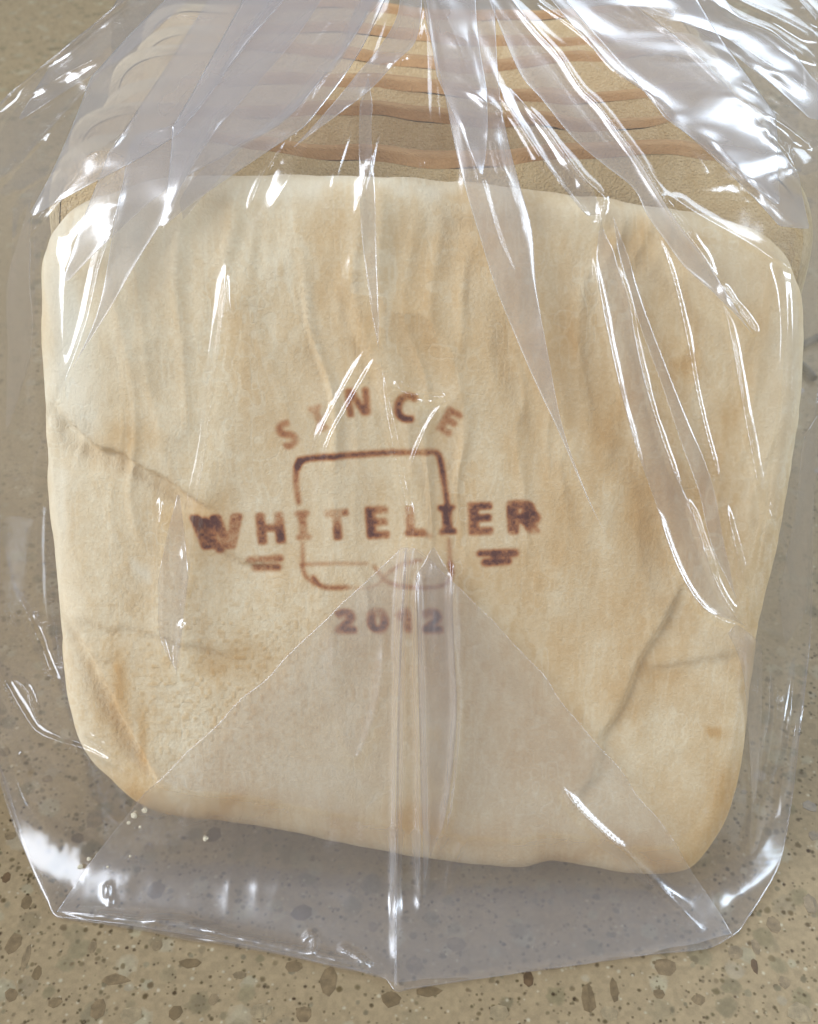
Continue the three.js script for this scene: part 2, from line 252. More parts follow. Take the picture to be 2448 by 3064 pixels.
  return { col, bump };
}
const bread = breadTextures();
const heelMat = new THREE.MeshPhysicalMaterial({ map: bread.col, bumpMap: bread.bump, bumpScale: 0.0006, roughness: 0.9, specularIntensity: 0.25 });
function breadFrame(name, label, group) { const g = new THREE.Group(); g.name = name; g.quaternion.copy(ORIENT); g.userData = { label, category: name.replace('_', ' ') }; if (group) g.userData.group = group; scene.add(g); return g; }
{
  const seg = 640, RF = 170, RE = 14, TH = 0.013, R = 0.0045;
  const out = smooth(heelLocal, 0.0004, true); const o = []; for (let i = 0; i < seg; i++) { const k = i / seg * out.length, a = Math.floor(k), t = k - a, p = out[a], q = out[(a + 1) % out.length]; o.push([lerp(p[0], q[0], t), lerp(p[1], q[1], t)]); }
  let cx = 0, cy = 0; for (const p of o) { cx += p[0] / seg; cy += p[1] / seg; }
  const rings = [];
  for (let k = 0; k <= RF; k++) rings.push([k / RF, R, 0, 1]);
  for (let k = 1; k <= RE; k++) { const a = k / RE * Math.PI / 2; rings.push([1, R * (1 - Math.sin(a)), -R * (1 - Math.cos(a)), Math.cos(a)]); }
  const front = rings.length;
  for (let k = 1; k <= 6; k++) rings.push([1, 0, -R - (TH - R - 0.002) * k / 6, 0]);
  for (let k = 1; k <= 4; k++) { const a = k / 4 * Math.PI / 2; rings.push([1, 0.002 * (1 - Math.cos(a)), -TH + 0.002 - 0.002 * Math.sin(a), 0]); }
  const nr = rings.length, g = gridMesh(seg + 1, nr, (i, j) => {
    const [px, py] = o[i % seg], [k, inset, z, w] = rings[j], dx = px - cx, dy = py - cy, len = Math.hypot(dx, dy), s = k * (1 - inset / len);
    const X = cx + dx * s, Y = cy + dy * s, kk = Math.min(1, k * s);
    let h = z + w * (0.0012 * (1 - kk ** 4) + crust(X, Y));
    const wob = (1 - w) * 0.0005 * fbm(X * 200, (Y + z) * 200, 2);
    return new THREE.Vector3(X + dx / len * wob, Y + dy / len * wob, h);
  });
  const p = g.attributes.position, uv = new Float32Array(p.count * 2);
  for (let i = 0; i < p.count; i++) { uv[2 * i] = p.getX(i) / TXW + 0.5 + (p.getZ(i) < -0.004 ? p.getZ(i) * 0.6 : 0); uv[2 * i + 1] = p.getY(i) / TXW + 0.5 + (p.getZ(i) < -0.004 ? p.getZ(i) * 1.3 : 0); }
  g.setAttribute('uv', new THREE.BufferAttribute(uv, 2)); g.computeVertexNormals();
  // the seam of the rings: give both ends one normal
  const nn = g.attributes.normal; for (let j = 0; j < nr; j++) { const a = j * (seg + 1), b = a + seg; const v = new THREE.Vector3().fromBufferAttribute(nn, a).add(new THREE.Vector3().fromBufferAttribute(nn, b)).normalize(); nn.setXYZ(a, v.x, v.y, v.z); nn.setXYZ(b, v.x, v.y, v.z); }
  const heel = breadFrame('heel_slice', 'pale square heel slice with brown branded lettering, facing up out of the bag'); heel.userData.category = 'bread slice'; heel.position.copy(C);
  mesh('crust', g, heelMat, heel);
  const back = new THREE.Shape(o.filter((_, i) => i % 4 === 0).map(([a, b]) => new THREE.Vector2(cx + (a - cx) * 0.965, cy + (b - cy) * 0.965)));
  const bg = new THREE.ShapeGeometry(back); bg.rotateY(Math.PI); bg.scale(-1, 1, 1); bg.translate(0, 0, -TH); mesh('crumb', bg, new THREE.MeshStandardMaterial({ color: 0xe6dcc0, roughness: 0.95 }), heel);
}

// ───────────────────────── the slices behind the heel ─────────────────────────
{
  const r = rng(33);
  const crustTex = dataTexture(512, (x, y) => { const t = clamp(0.5 + 0.5 * fbm(x * 0.02, y * 0.03) + 0.12 * vn(x * 0.5, y * 0.5) + 0.1 * (r() - 0.5)), q = lerp(255, 214, t); return [q, q * lerp(1, 0.97, t), q * lerp(1, 0.92, t)]; }, true);
  const crumbTex = dataTexture(512, (x, y) => { const t = clamp(0.5 + 0.4 * fbm(x * 0.03, y * 0.03) + 0.3 * vn(x * 0.35, y * 0.35) + 0.15 * (r() - 0.5)); return [lerp(224, 204, t), lerp(202, 176, t), lerp(158, 128, t)]; }, true);
  const crumbBump = dataTexture(512, (x, y) => { const h = clamp(128 + 70 * vn(x * 0.3, y * 0.3) + 40 * vn(x * 0.8, y * 0.8), 0, 255); return [h, h, h]; });
  const crustMat = new THREE.MeshPhysicalMaterial({ map: crustTex, vertexColors: true, bumpMap: crumbBump, bumpScale: 0.00025, roughness: 0.85, specularIntensity: 0.3 });
  const crumbMat = new THREE.MeshPhysicalMaterial({ map: crumbTex, bumpMap: crumbBump, bumpScale: 0.0003, roughness: 0.95, specularIntensity: 0.2 });
  const words = ['first', 'second', 'third', 'fourth', 'fifth', 'sixth', 'seventh'];
  let mx = 0, my = 0; for (const p of heelLocal) { mx += p[0] / heelLocal.length; my += p[1] / heelLocal.length; }
  const gone = [1, 2.06, 2.96, 4.08, 5.02, 6.1];
  const shiftX = [0.0022, 0.0012, 0.003, 0.0012, 0.0028, 0.0018, 0.0028];
  for (let k = 1; k <= 6; k++) {
    const seg = 400, out = smooth(heelLocal, 0.0008, true), o = [], ph = r() * 6, amp = 0.0007 + 0.0006 * r();
    for (let i = 0; i < seg; i++) {
      const q = i / seg * out.length, a = Math.floor(q), t = q - a, p = out[a], z = out[(a + 1) % out.length]; let X = lerp(p[0], z[0], t) - mx, Y = lerp(p[1], z[1], t) - my;
      // squarer shoulders, and a top edge that waves
      const tilt = -0.055 * X; if (Y > 0.03) Y = lerp(Y, 0.0575 + tilt * 0.4 - Math.pow(Math.max(0, Math.abs(X) - 0.05), 2) * 50, 0.9 * sstep(0.03, 0.05, Y));
      const topw = sstep(0.03, 0.055, Y); Y += topw * (amp * Math.sin(X * 90 + ph) + 0.0006 * vn(X * 110 + k * 9, k) + 0.0018 * (X / 0.06) ** 2 * (k % 2 ? 0.4 : 0.8) - 0.0009);
      o.push([X * lerp(0.975, 1.085, sstep(0.012, 0.046, Y)), Y]);
    }
    const TH = 0.0138 * (gone[k] ? gone[k] - gone[k - 1] : 1) + 0.0014, prof = []; for (let j = 0; j <= 18; j++) { const a = Math.PI * j / 18, s = Math.sin(a); prof.push([0.0032 * (1 - Math.pow(s, 0.4)), -TH / 2 + TH / 2 * Math.cos(a)]); }
    const ring = () => { const g = gridMesh(seg + 1, prof.length, (i, j) => { const [X, Y] = o[i % seg], l = Math.hypot(X, Y), [inset, z] = prof[j], w = 0.0003 * vn(X * 130 + k * 20, z * 260 + Y * 130); return new THREE.Vector3(X * (1 - (inset - w) / l), Y * (1 - (inset - w) / l), z + 0.0005 * vn(X * 60 + k, Y * 60)); }); const uv = new Float32Array((seg + 1) * prof.length * 2); for (let j = 0; j < prof.length; j++) for (let i = 0; i <= seg; i++) { uv[(j * (seg + 1) + i) * 2] = i / seg * 8; uv[(j * (seg + 1) + i) * 2 + 1] = j / 18 * 0.5; } const col = new Float32Array((seg + 1) * prof.length * 3); for (let j = 0; j < prof.length; j++) for (let i = 0; i <= seg; i++) { const [X, Y] = o[i % seg], w = sstep(0.034, 0.052, Y + 0.006 * vn(X * 90 + k, j * 0.2)) * (1 - sstep(0.03, 0.06, Math.abs(X - 0.004) + 0.006 * vn(X * 140 + k * 3, j * 0.3))); col.set([lerp(0.76, 0.62, w), lerp(0.63, 0.37, w), lerp(0.40, 0.165, w)], (j * (seg + 1) + i) * 3); } g.setAttribute('color', new THREE.BufferAttribute(col, 3)); g.setAttribute('uv', new THREE.BufferAttribute(uv, 2)); g.computeVertexNormals(); return g; };
    const s = breadFrame('bread_slice', `${words[k - 1]} bread slice behind the branded heel, only its top edge showing`, 'bread slices stacked behind the heel'); if (k > 1) s.name += '_' + String(k - 1).padStart(3, '0');
    s.position.copy(C).addScaledVector(EX, mx + shiftX[k - 1]).addScaledVector(EY, my).addScaledVector(N, -0.0135 + 0.0117).addScaledVector(camUp, 0.0104 * gone[k - 1] - 0.002).addScaledVector(camFwd, 0.0136 * gone[k - 1]);
    s.rotateZ((r() - 0.5) * 0.02); s.rotateX((r() - 0.5) * 0.03);
    mesh('crust', ring(), crustMat, s);
    const cap = (z, flip) => { const M = 40, g = gridMesh(seg + 1, M + 1, (i, j) => { const [X, Y] = o[i % seg], l = Math.hypot(X, Y), q = j / M * (1 - 0.0032 / l); return new THREE.Vector3(X * q, Y * q, z + 0.0005 * vn(X * q * 60 + k, Y * q * 60)+ flip * 0.0003 * fbm(X * q * 180 + k, Y * q * 180)*(1-(j/M)**6)); }); const p = g.attributes.position, uv = new Float32Array(p.count * 2); for (let i = 0; i < p.count; i++) { uv[2 * i] = p.getX(i) / 0.04; uv[2 * i + 1] = p.getY(i) / 0.04; } g.setAttribute('uv', new THREE.BufferAttribute(uv, 2)); g.computeVertexNormals(); return g; };
    mesh('crumb', mergeGeometries([cap(0, 1), cap(-TH, -1)]), crumbMat, s);
  }
}

// ───────────────────────── the clear bag ─────────────────────────
const bagPx = smooth([[900, -330], [640, -200], [370, 0], [250, 100], [95, 226], [0, 312], [-60, 420], [-110, 800], [-110, 1300], [-110, 1800], [-60, 2130], [0, 2300], [25, 2390], [50, 2470], [105, 2610], [165, 2738]], 24)
  .concat(smooth([[180, 2745], [330, 2762], [520, 2790], [780, 2840], [1000, 2890], [1150, 2925], [1185, 2965]], 24), smooth([[1200, 2962], [1450, 2925], [1700, 2890], [1950, 2855], [2130, 2834], [2195, 2796]], 24), smooth([[2210, 2785], [2280, 2680], [2330, 2585], [2368, 2400], [2392, 2200], [2410, 2050], [2425, 1900], [2433, 1500], [2450, 1150], [2540, 800], [2640, 450], [2640, 100], [2400, -200], [1700, -330]], 24));
const STEP = 5, U0 = -130, V0 = -335, NU = Math.ceil((2660 - U0) / STEP), NV = Math.ceil((2975 - V0) / STEP);
const CS = 4, CU = Math.ceil(NU / CS) + 2, CV = Math.ceil(NV / CS) + 2, dHeel = new Float32Array(CU * CV), dBag = new Float32Array(CU * CV);
for (let j = 0; j < CV; j++) for (let i = 0; i < CU; i++) { const u = U0 + i * CS * STEP, v = V0 + j * CS * STEP; dHeel[j * CU + i] = polyDist(heelPx, u, v); dBag[j * CU + i] = polyDist(bagPx, u, v); }
const lookup = (a, u, v) => { const x = clamp((u - U0) / STEP / CS, 0, CU - 1.001), y = clamp((v - V0) / STEP / CS, 0, CV - 1.001), i = Math.floor(x), j = Math.floor(y), k = j * CU + i; return lerp(lerp(a[k], a[k + 1], x - i), lerp(a[k + CU], a[k + CU + 1], x - i), y - j); };
const rimHeight = (u, v) => smax(counterHeight(u, v) + 0.0012, lerp(lerp(-0.03, -0.045, sstep(300, 1400, v)), -0.012, sstep(1500, 2250, v)), 0.014);
const NECK = [1262, -260];
function drape(u, v) {                                      // height of the film over the face, before its sharp folds
  const dh = lookup(dHeel, u, v), db = -lookup(dBag, u, v), t = dh > -70 ? clamp((dh + 70) / (dh + 70 + Math.max(db, 0) + 1)) : 0;
  let onFace = 0.0030 + 0.0010 * fbm(u / 420, v / 520, 2);
  let h = lerp(onFace, rimHeight(u, v), lerp(0.55 * t * t * (3 - 2 * t) + 0.45 * t * t, 1 - (1 - t) ** 2.2, 0.6 * sstep(1500, 2500, v)));
  const up = 545 - v + (u - 1224) * 0.04; if (up > 0) { const inside = sstep(20, 380, u) * (1 - sstep(2230, 2600, u)); h = lerp(h, smax(h, -0.000113 * up + 0.0035, 0.002), inside * sstep(0, 110, up)); }
  const du = u - NECK[0], dv = v - NECK[1], r = Math.hypot(du, dv), ang = Math.atan2(du, dv);
  const near = sstep(2300, 700, r), edge = sstep(0, 120, db);
  h += edge * near * (0.0006 * vn(ang * 7 + 4, r / 1400) * sstep(80, 500, r) + 0.00018 * ridged(ang * 17 + 11, r / 1500) * sstep(250, 700, r));
  const low = sstep(1300, 2100, v);
  h += edge * (0.00035 * fbm(u / 130, v / 260 + 3, 3) + low * 0.00007 * ridged(u / 210 + v / 900, v / 700) + 0.00005 * fbm(u / 36, v / 80, 2));
  return smax(h, counterHeight(u, v) + 0.0008, 0.004 * sstep(10, 150, db) + 0.0003);
}
const dCrust = new Float32Array(CU * CV).fill(-1);
for (let j = 0; j < CV; j++) for (let i = 0; i < CU; i++) { const k = j * CU + i; if (dHeel[k] < 400) { const [X, Y] = face(U0 + i * CS * STEP, V0 + j * CS * STEP); const q = (14 - dHeel[k]) * 7e-5, R = 0.0045, e = q >= R ? 0 : q > 0 ? -R * (1 - Math.sqrt(1 - ((R - q) / R) ** 2)) : -R + q * 2.2; dCrust[k] = (q > 0 ? Math.max(crust(X, Y), crust(X + 0.0006, Y), crust(X - 0.0006, Y), crust(X, Y + 0.0006), crust(X, Y - 0.0006)) : 0) * sstep(0, 0.002, q) + 0.0012 * sstep(0, -500, dHeel[k]) + e; } }
const HGT = new Float32Array(NU * NV);
for (let j = 0; j < NV; j++) for (let i = 0; i < NU; i++) { const u = U0 + i * STEP, v = V0 + j * STEP; HGT[j * NU + i] = smax(drape(u, v), lookup(dCrust, u, v) + 0.0009, 0.0006); }
// sharp folds of the film: [points, half width in pixels, height in mm]
const folds = [
  [[[1310, -60], [1312, 0], [1340, 60], [1375, 150], [1400, 220], [1418, 270]], 13, 1.1], [[[1418, 270], [1440, 295], [1475, 315], [1512, 352]], 9, 0.8], [[[1478, 400], [1492, 470], [1512, 530]], 8, 0.6],
  [[[1480, 263], [1565, 383], [1650, 511], [1721, 604], [1789, 682]], 9, 0.7], [[[1565, 305], [1629, 376], [1686, 455], [1750, 540], [1806, 590], [1810, 618]], 9, 1.0], [[[1806, 600], [1800, 640], [1789, 682]], 7, 0.7],
  [[[1510, -60], [1529, 0], [1600, 85], [1671, 163], [1735, 263], [1785, 312], [1835, 376], [1899, 462], [1970, 575], [2019, 653], [2055, 700], [2112, 778], [2154, 849]], 9, 1.0], [[[2154, 849], [2175, 905], [2218, 949], [2264, 1005]], 8, 0.8], [[[2154, 849], [2200, 910], [2235, 955], [2264, 1005]], 7, 0.7],
  [[[1560, -60], [1607, 0], [1735, 92], [1842, 206], [1934, 270], [1991, 312], [2076, 383]], 10, 0.9], [[[2060, 366], [2133, 436], [2204, 500], [2254, 562], [2346, 640], [2440, 745]], 7, 0.9], [[[2085, 380], [2150, 425], [2218, 480], [2262, 540], [2360, 630], [2465, 742]], 7, 0.9],
  [[[1800, -60], [1877, 0], [1977, 75], [2062, 142], [2147, 227], [2211, 298], [2289, 383], [2353, 454], [2389, 518], [2447, 597]], 9, 1.1], [[[1978, 80], [1985, 110], [2000, 145], [2022, 190]], 5, 0.6],
  [[[2195, 270], [2275, 327], [2360, 383], [2460, 462]], 9, 1.0], [[[1840, -40], [1920, 28], [2076, 78], [2190, 121], [2289, 185], [2360, 225], [2460, 300]], 9, 1.1], [[[2060, -40], [2126, 0], [2218, 57], [2303, 92], [2360, 135], [2460, 195]], 9, 1.1], [[[2140, -50], [2211, 0], [2318, 50], [2374, 78], [2460, 128]], 9, 1.2], [[[2330, -50], [2389, 0], [2460, 80]], 10, 1.2],
  [[[1963, 561], [2083, 639], [2190, 700], [2289, 757], [2389, 814], [2460, 856]], 10, 0.9], [[[2360, 720], [2400, 790], [2440, 830]], 8, 0.9],
  [[[2120, 860], [2165, 925], [2185, 1000], [2205, 1110], [2225, 1230], [2250, 1360], [2280, 1500], [2300, 1530]], 10, 1.1],
  [[[110, 560], [85, 800], [95, 1000], [60, 1250], [20, 1400]], 12, 0.9], [[[40, 620], [20, 900], [-20, 1200]], 12, 1.0], [[[70, 1100], [95, 1400], [85, 1650]], 14, 0.7], [[[2425, 1500], [2415, 1700], [2395, 1960]], 9, 0.8], [[[2385, 1930], [2365, 2150], [2330, 2420]], 9, 0.9], [[[2310, 1950], [2315, 2150], [2265, 2440]], 10, 0.9], [[[2446, 1180], [2412, 1320], [2388, 1500], [2350, 1700]], 9, 0.9], [[[1965, 700], [2012, 830], [2050, 990], [2075, 1130], [2105, 1270], [2140, 1400], [2165, 1490]], 8, 0.7], [[[1775, 740], [1800, 900], [1850, 1140], [1900, 1330], [1930, 1480]], 8, 0.7], [[[1830, 760], [1880, 900], [1900, 1020], [1950, 1220], [2000, 1370], [2050, 1500]], 8, 0.7],
  [[[2050, 1480], [2080, 1560], [2110, 1650], [2150, 1760], [2200, 1840], [2242, 1880]], 9, 1.1], [[[1960, 1500], [2020, 1680], [2080, 1790], [2130, 1840], [2200, 1872], [2242, 1880]], 8, 0.8], [[[2165, 1480], [2200, 1640], [2240, 1790], [2262, 1860], [2310, 1898], [2400, 1910]], 9, 1.0], [[[2285, 1490], [2330, 1600], [2360, 1720], [2390, 1850]], 9, 0.9],
  [[[430, -60], [370, 0], [270, 82], [190, 148], [100, 215], [20, 295], [-30, 350]], 14, 1.8], [[[320, 160], [280, 178], [200, 218], [60, 302]], 10, 1.3],
  [[[700, -60], [650, 0], [520, 160], [420, 310], [350, 420], [240, 510], [120, 660], [0, 810]], 9, 0.9], [[[660, -40], [620, 0], [520, 45], [420, 130], [300, 230], [120, 420], [0, 560]], 10, 1.0], [[[720, -40], [690, 0], [600, 120], [480, 275], [412, 400]], 7, 0.6], [[[860, -50], [820, 0], [700, 150], [600, 300], [520, 372], [430, 415], [408, 405]], 7, 0.7],
  [[[1160, -60], [1130, 0], [1070, 90], [1000, 200], [950, 250], [850, 360], [700, 440], [620, 490]], 11, 0.9], [[[405, 410], [370, 550], [330, 700], [300, 790], [260, 960], [210, 1100], [170, 1200], [130, 1290], [70, 1480]], 10, 0.9], [[[690, 300], [640, 380], [570, 500], [540, 570], [490, 700]], 12, 0.8], [[[900, 360], [830, 450], [780, 540], [740, 640]], 9, 0.7],
  [[[0, 600], [130, 530], [260, 470], [400, 380]], 12, 1.0], [[[-40, 560], [20, 520], [60, 470]], 10, 1.2], [[[0, 740], [60, 690], [140, 560]], 8, 0.8],
  [[[680, 780], [665, 950], [640, 1150], [610, 1380], [592, 1480], [572, 1640], [556, 1780], [548, 1860]], 10, 1.5], [[[482, 1480], [474, 1620], [472, 1780], [476, 1900], [500, 1965], [526, 2022]], 9, 1.2], [[[548, 1850], [540, 1910], [528, 1990], [532, 2050]], 9, 0.8],
  [[[1265, 30], [1246, 120], [1205, 178], [1140, 192], [1098, 225]], 8, 0.8], [[[1133, 1055], [1150, 1200], [1180, 1360], [1212, 1500], [1220, 1535], [1215, 1640], [1205, 1800], [1196, 2000], [1190, 2300], [1185, 2600], [1184, 2900]], 8, 1.6],
  [[[1130, 1060], [1050, 1200], [985, 1320], [960, 1420], [935, 1560]], 8, 0.6], [[[1105, 1030], [1030, 1160], [960, 1300], [930, 1420]], 8, 0.5], [[[1340, 1195], [1300, 1240], [1268, 1300], [1232, 1400], [1225, 1500]], 7, 0.6], [[[1185, 1135], [1205, 1175], [1260, 1180], [1335, 1190]], 9, 1.0], [[[1200, 1150], [1260, 1205], [1330, 1192]], 10, 0.7],
  [[[1242, 1640], [1247, 1800], [1252, 2000], [1260, 2300], [1262, 2730]], 9, 1.6], [[[1300, 1660], [1290, 1800], [1292, 2000]], 9, 0.5], [[[1350, 1650], [1355, 1900], [1366, 2100], [1360, 2200], [1340, 2400], [1310, 2570]], 9, 1.1], [[[990, 1830], [1000, 1960], [1004, 2080], [1025, 2190], [1062, 2270], [1100, 2200], [1138, 2050], [1150, 1850]], 14, 0.5],
  [[[8, 1590], [15, 1660], [32, 1740], [60, 1820], [100, 1890], [130, 1955], [152, 2010], [200, 2060]], 14, 1.6], [[[45, 1770], [80, 1830], [110, 1900], [128, 1950]], 10, 1.2], [[[-30, 1970], [0, 2012], [55, 2110], [108, 2188], [160, 2215], [250, 2242], [330, 2280], [395, 2312]], 10, 1.3], [[[250, 2190], [300, 2225], [350, 2265]], 12, 0.8], [[[36, 2025], [80, 2050], [105, 2100], [122, 2165]], 5, 0.5], [[[50, 2250], [70, 2280], [92, 2320]], 6, 0.6], [[[150, 2290], [260, 2380], [370, 2470]], 9, 0.5],
  [[[1660, 2330], [1720, 2410], [1800, 2490], [1870, 2550], [1940, 2620], [2020, 2700], [2110, 2790]], 9, 1.0], [[[320, 2640], [322, 2680], [336, 2710]], 6, 0.6], [[[1400, 2500], [1350, 2590], [1340, 2680]], 12, 0.5], [[[2230, 2264], [2250, 2400], [2240, 2560]], 10, 0.6],
  [[[910, 2820], [925, 2795], [942, 2815], [935, 2860]], 6, 0.9], [[[1010, 2830], [1060, 2855], [1110, 2890]], 8, 0.9], [[[172, 2722], [330, 2742], [520, 2770], [780, 2818], [1000, 2868], [1150, 2900]], 15, 1.2], [[[430, 2752], [520, 2752], [600, 2770], [680, 2798]], 12, 1.0],
];
function addFold([pts, w, mm]) {
  const line = smooth(pts, 14), R = w * 3.2; let a = 1e9, b = -1e9, c = 1e9, d = -1e9;
  for (const [u, v] of line) { a = Math.min(a, u); b = Math.max(b, u); c = Math.min(c, v); d = Math.max(d, v); }
  const i0 = Math.max(0, Math.floor((a - R - U0) / STEP)), i1 = Math.min(NU - 1, Math.ceil((b + R - U0) / STEP)), j0 = Math.max(0, Math.floor((c - R - V0) / STEP)), j1 = Math.min(NV - 1, Math.ceil((d + R - V0) / STEP)), nw = i1 - i0 + 1, nh = j1 - j0 + 1;
  if (nw <= 0 || nh <= 0) return;
  const dist = new Float32Array(nw * nh).fill(1e9), along = new Float32Array(nw * nh);
  for (let s = 0; s + 1 < line.length; s++) {
    const [ax, ay] = line[s], [bx, by] = line[s + 1], dx = bx - ax, dy = by - ay, l2 = dx * dx + dy * dy;
    const p0 = Math.max(i0, Math.floor((Math.min(ax, bx) - R - U0) / STEP)), p1 = Math.min(i1, Math.ceil((Math.max(ax, bx) + R - U0) / STEP)), q0 = Math.max(j0, Math.floor((Math.min(ay, by) - R - V0) / STEP)), q1 = Math.min(j1, Math.ceil((Math.max(ay, by) + R - V0) / STEP));
    for (let j = q0; j <= q1; j++) for (let i = p0; i <= p1; i++) { const x = U0 + i * STEP - ax, y = V0 + j * STEP - ay, t = clamp((x * dx + y * dy) / l2), e = Math.hypot(x - t * dx, y - t * dy), o = (j - j0) * nw + i - i0; if (e < dist[o]) { dist[o] = e; along[o] = (s + t) / (line.length - 1); } }
  }
  const seed = pts[0][0] * 0.37;
  for (let j = 0; j < nh; j++) for (let i = 0; i < nw; i++) { const o = j * nw + i, x = dist[o]; if (x > R) continue; const t = along[o], end = Math.min(1, t * 7, (1 - t) * 7), wv = w * (1 + 0.2 * vn(t * 5 + seed, 2)); HGT[(j + j0) * NU + i + i0] += 0.0015 * mm * end * (0.95 + 0.15 * vn(t * 6 + seed, 5)) * Math.exp(-(Math.sqrt(x * x + 9) - 3) / wv * 1.15) * (1 - sstep(R * 0.7, R, x)); }
}
folds.forEach(addFold);
{ const r = rng(61); for (let k = 0; k < 20; k++) { const a = lerp(-1.25, 1.2, (k + 0.3 + 0.5 * r()) / 20), r0 = 190 + 120 * r(), r1 = r0 + 350 + 900 * r(), b = (r() - 0.5) * 0.16, pts = []; for (let q = 0; q <= 5; q++) { const R = lerp(r0, r1, q / 5), A = a + b * (q / 5) ** 2 + 0.012 * (r() - 0.5); pts.push([NECK[0] + R * Math.sin(A), NECK[1] + R * Math.cos(A)]); } addFold([pts, 12 + 22 * r(), 0.25 + 0.45 * r()]); } }
const film = (u, v) => { const x = clamp((u - U0) / STEP, 0, NU - 1.001), y = clamp((v - V0) / STEP, 0, NV - 1.001), i = Math.floor(x), j = Math.floor(y), k = j * NU + i; return lerp(lerp(HGT[k], HGT[k + 1], x - i), lerp(HGT[k + NU], HGT[k + NU + 1], x - i), y - j); };
const filmMat = new THREE.MeshPhysicalMaterial({ color: new THREE.Color(0.96, 0.95, 0.945), transmission: 0.97, thickness: 0, roughness: 0.15, ior: 1.8, side: THREE.DoubleSide });
const reflectionHazeMat = filmMat.clone(); reflectionHazeMat.transmission = 0.955; reflectionHazeMat.roughness = 0.29; reflectionHazeMat.ior = 2.0;  // extra haze stands in for room light reflected by pleats and flap
const bag = new THREE.Group(); bag.name = 'plastic_bag'; bag.position.set(0, 0, 0.02);
bag.userData = { label: 'clear crinkled plastic bag gathered at the top, wrapped round the bread slices', category: 'plastic bag' };
scene.add(bag);
const BAG0 = bag.position.clone();
const filmUV = (g) => { const p = g.attributes.position, uv = new Float32Array(p.count * 2), q = new THREE.Vector3(); for (let i = 0; i < p.count; i++) { q.fromBufferAttribute(p, i).add(BAG0).sub(C); uv[2 * i] = q.dot(EX) / 0.15; uv[2 * i + 1] = q.dot(EY) / 0.15; } g.setAttribute('uv', new THREE.BufferAttribute(uv, 2)); return g; };
const put = (u, v, h) => at(u, v, h).sub(BAG0);
function clipped(nu, nv, step, u0, v0, poly, height) {      // a sheet cut along poly, its edge vertices drawn onto the outline
  const d = new Float32Array(nu * nv), P = [];
  for (let j = 0; j < nv; j++) for (let i = 0; i < nu; i++) d[j * nu + i] = polyDistFast(poly, u0 + i * step, v0 + j * step);
  const g = gridMesh(nu, nv, (i, j) => {
    let u = u0 + i * step, v = v0 + j * step; const e = d[j * nu + i];
    if (e > -step * 0.55 && e < step * 1.6) { const gx = (poly(u + 2, v) - poly(u - 2, v)) / 4, gy = (poly(u, v + 2) - poly(u, v - 2)) / 4, l = Math.hypot(gx, gy) || 1; u -= gx / l * e; v -= gy / l * e; }
    return put(u, v, height(u, v));
  }, (i, j) => { const k = j * nu + i; return Math.max(d[k], d[k + 1], d[k + nu], d[k + nu + 1]) < step * 1.05; });
  g.computeVertexNormals(); return filmUV(g);
}
function polyDistFast(f, u, v) { return f(u, v); }
const bagD = (u, v) => { const c = lookup(dBag, u, v); return Math.abs(c) < 60 ? polyDist(bagPx, u, v) : c; };
mesh('front_film', clipped(NU, NV, STEP, U0, V0, bagD, film), filmMat, bag);
// the film under the loaf, from the rim inwards
{
  const st = 16, nu = Math.ceil(2790 / st), nv = Math.ceil(3310 / st);
  const under = (u, v) => { const db = Math.max(0, -lookup(dBag, u, v)), hc = counterHeight(u, v) + 0.0004, rim = film(u, v); const hr = rimHeight(u, v); return Math.min(rim - 0.00015, Math.max(hc, lerp(hr, Math.max(hc, hr - 0.05), sstep(0, 260, db)) + 0.0006 * fbm(u / 120, v / 160, 2) * sstep(0, 60, db))); };
  const g = gridMesh(nu, nv, (i, j) => { let u = U0 + i * st, v = V0 + j * st; const e = bagD(u, v); if (e > -st * 0.55 && e < st * 1.6) { const gx = bagD(u + 2, v) - bagD(u - 2, v), gy = bagD(u, v + 2) - bagD(u, v - 2), l = Math.hypot(gx, gy) || 1; u -= gx / l * e; v -= gy / l * e; } return put(u, v, under(u, v)); },
    (i, j) => { const u = U0 + (i + 0.5) * st, v = V0 + (j + 0.5) * st; return bagD(u, v) < st * 0.5 && lookup(dHeel, u, v) > (v > 2300 ? -200 : -30) && (v > 560 || u < 330 || u > 2330); });
  g.computeVertexNormals(); mesh('back_film', filmUV(g), filmMat, bag);
}
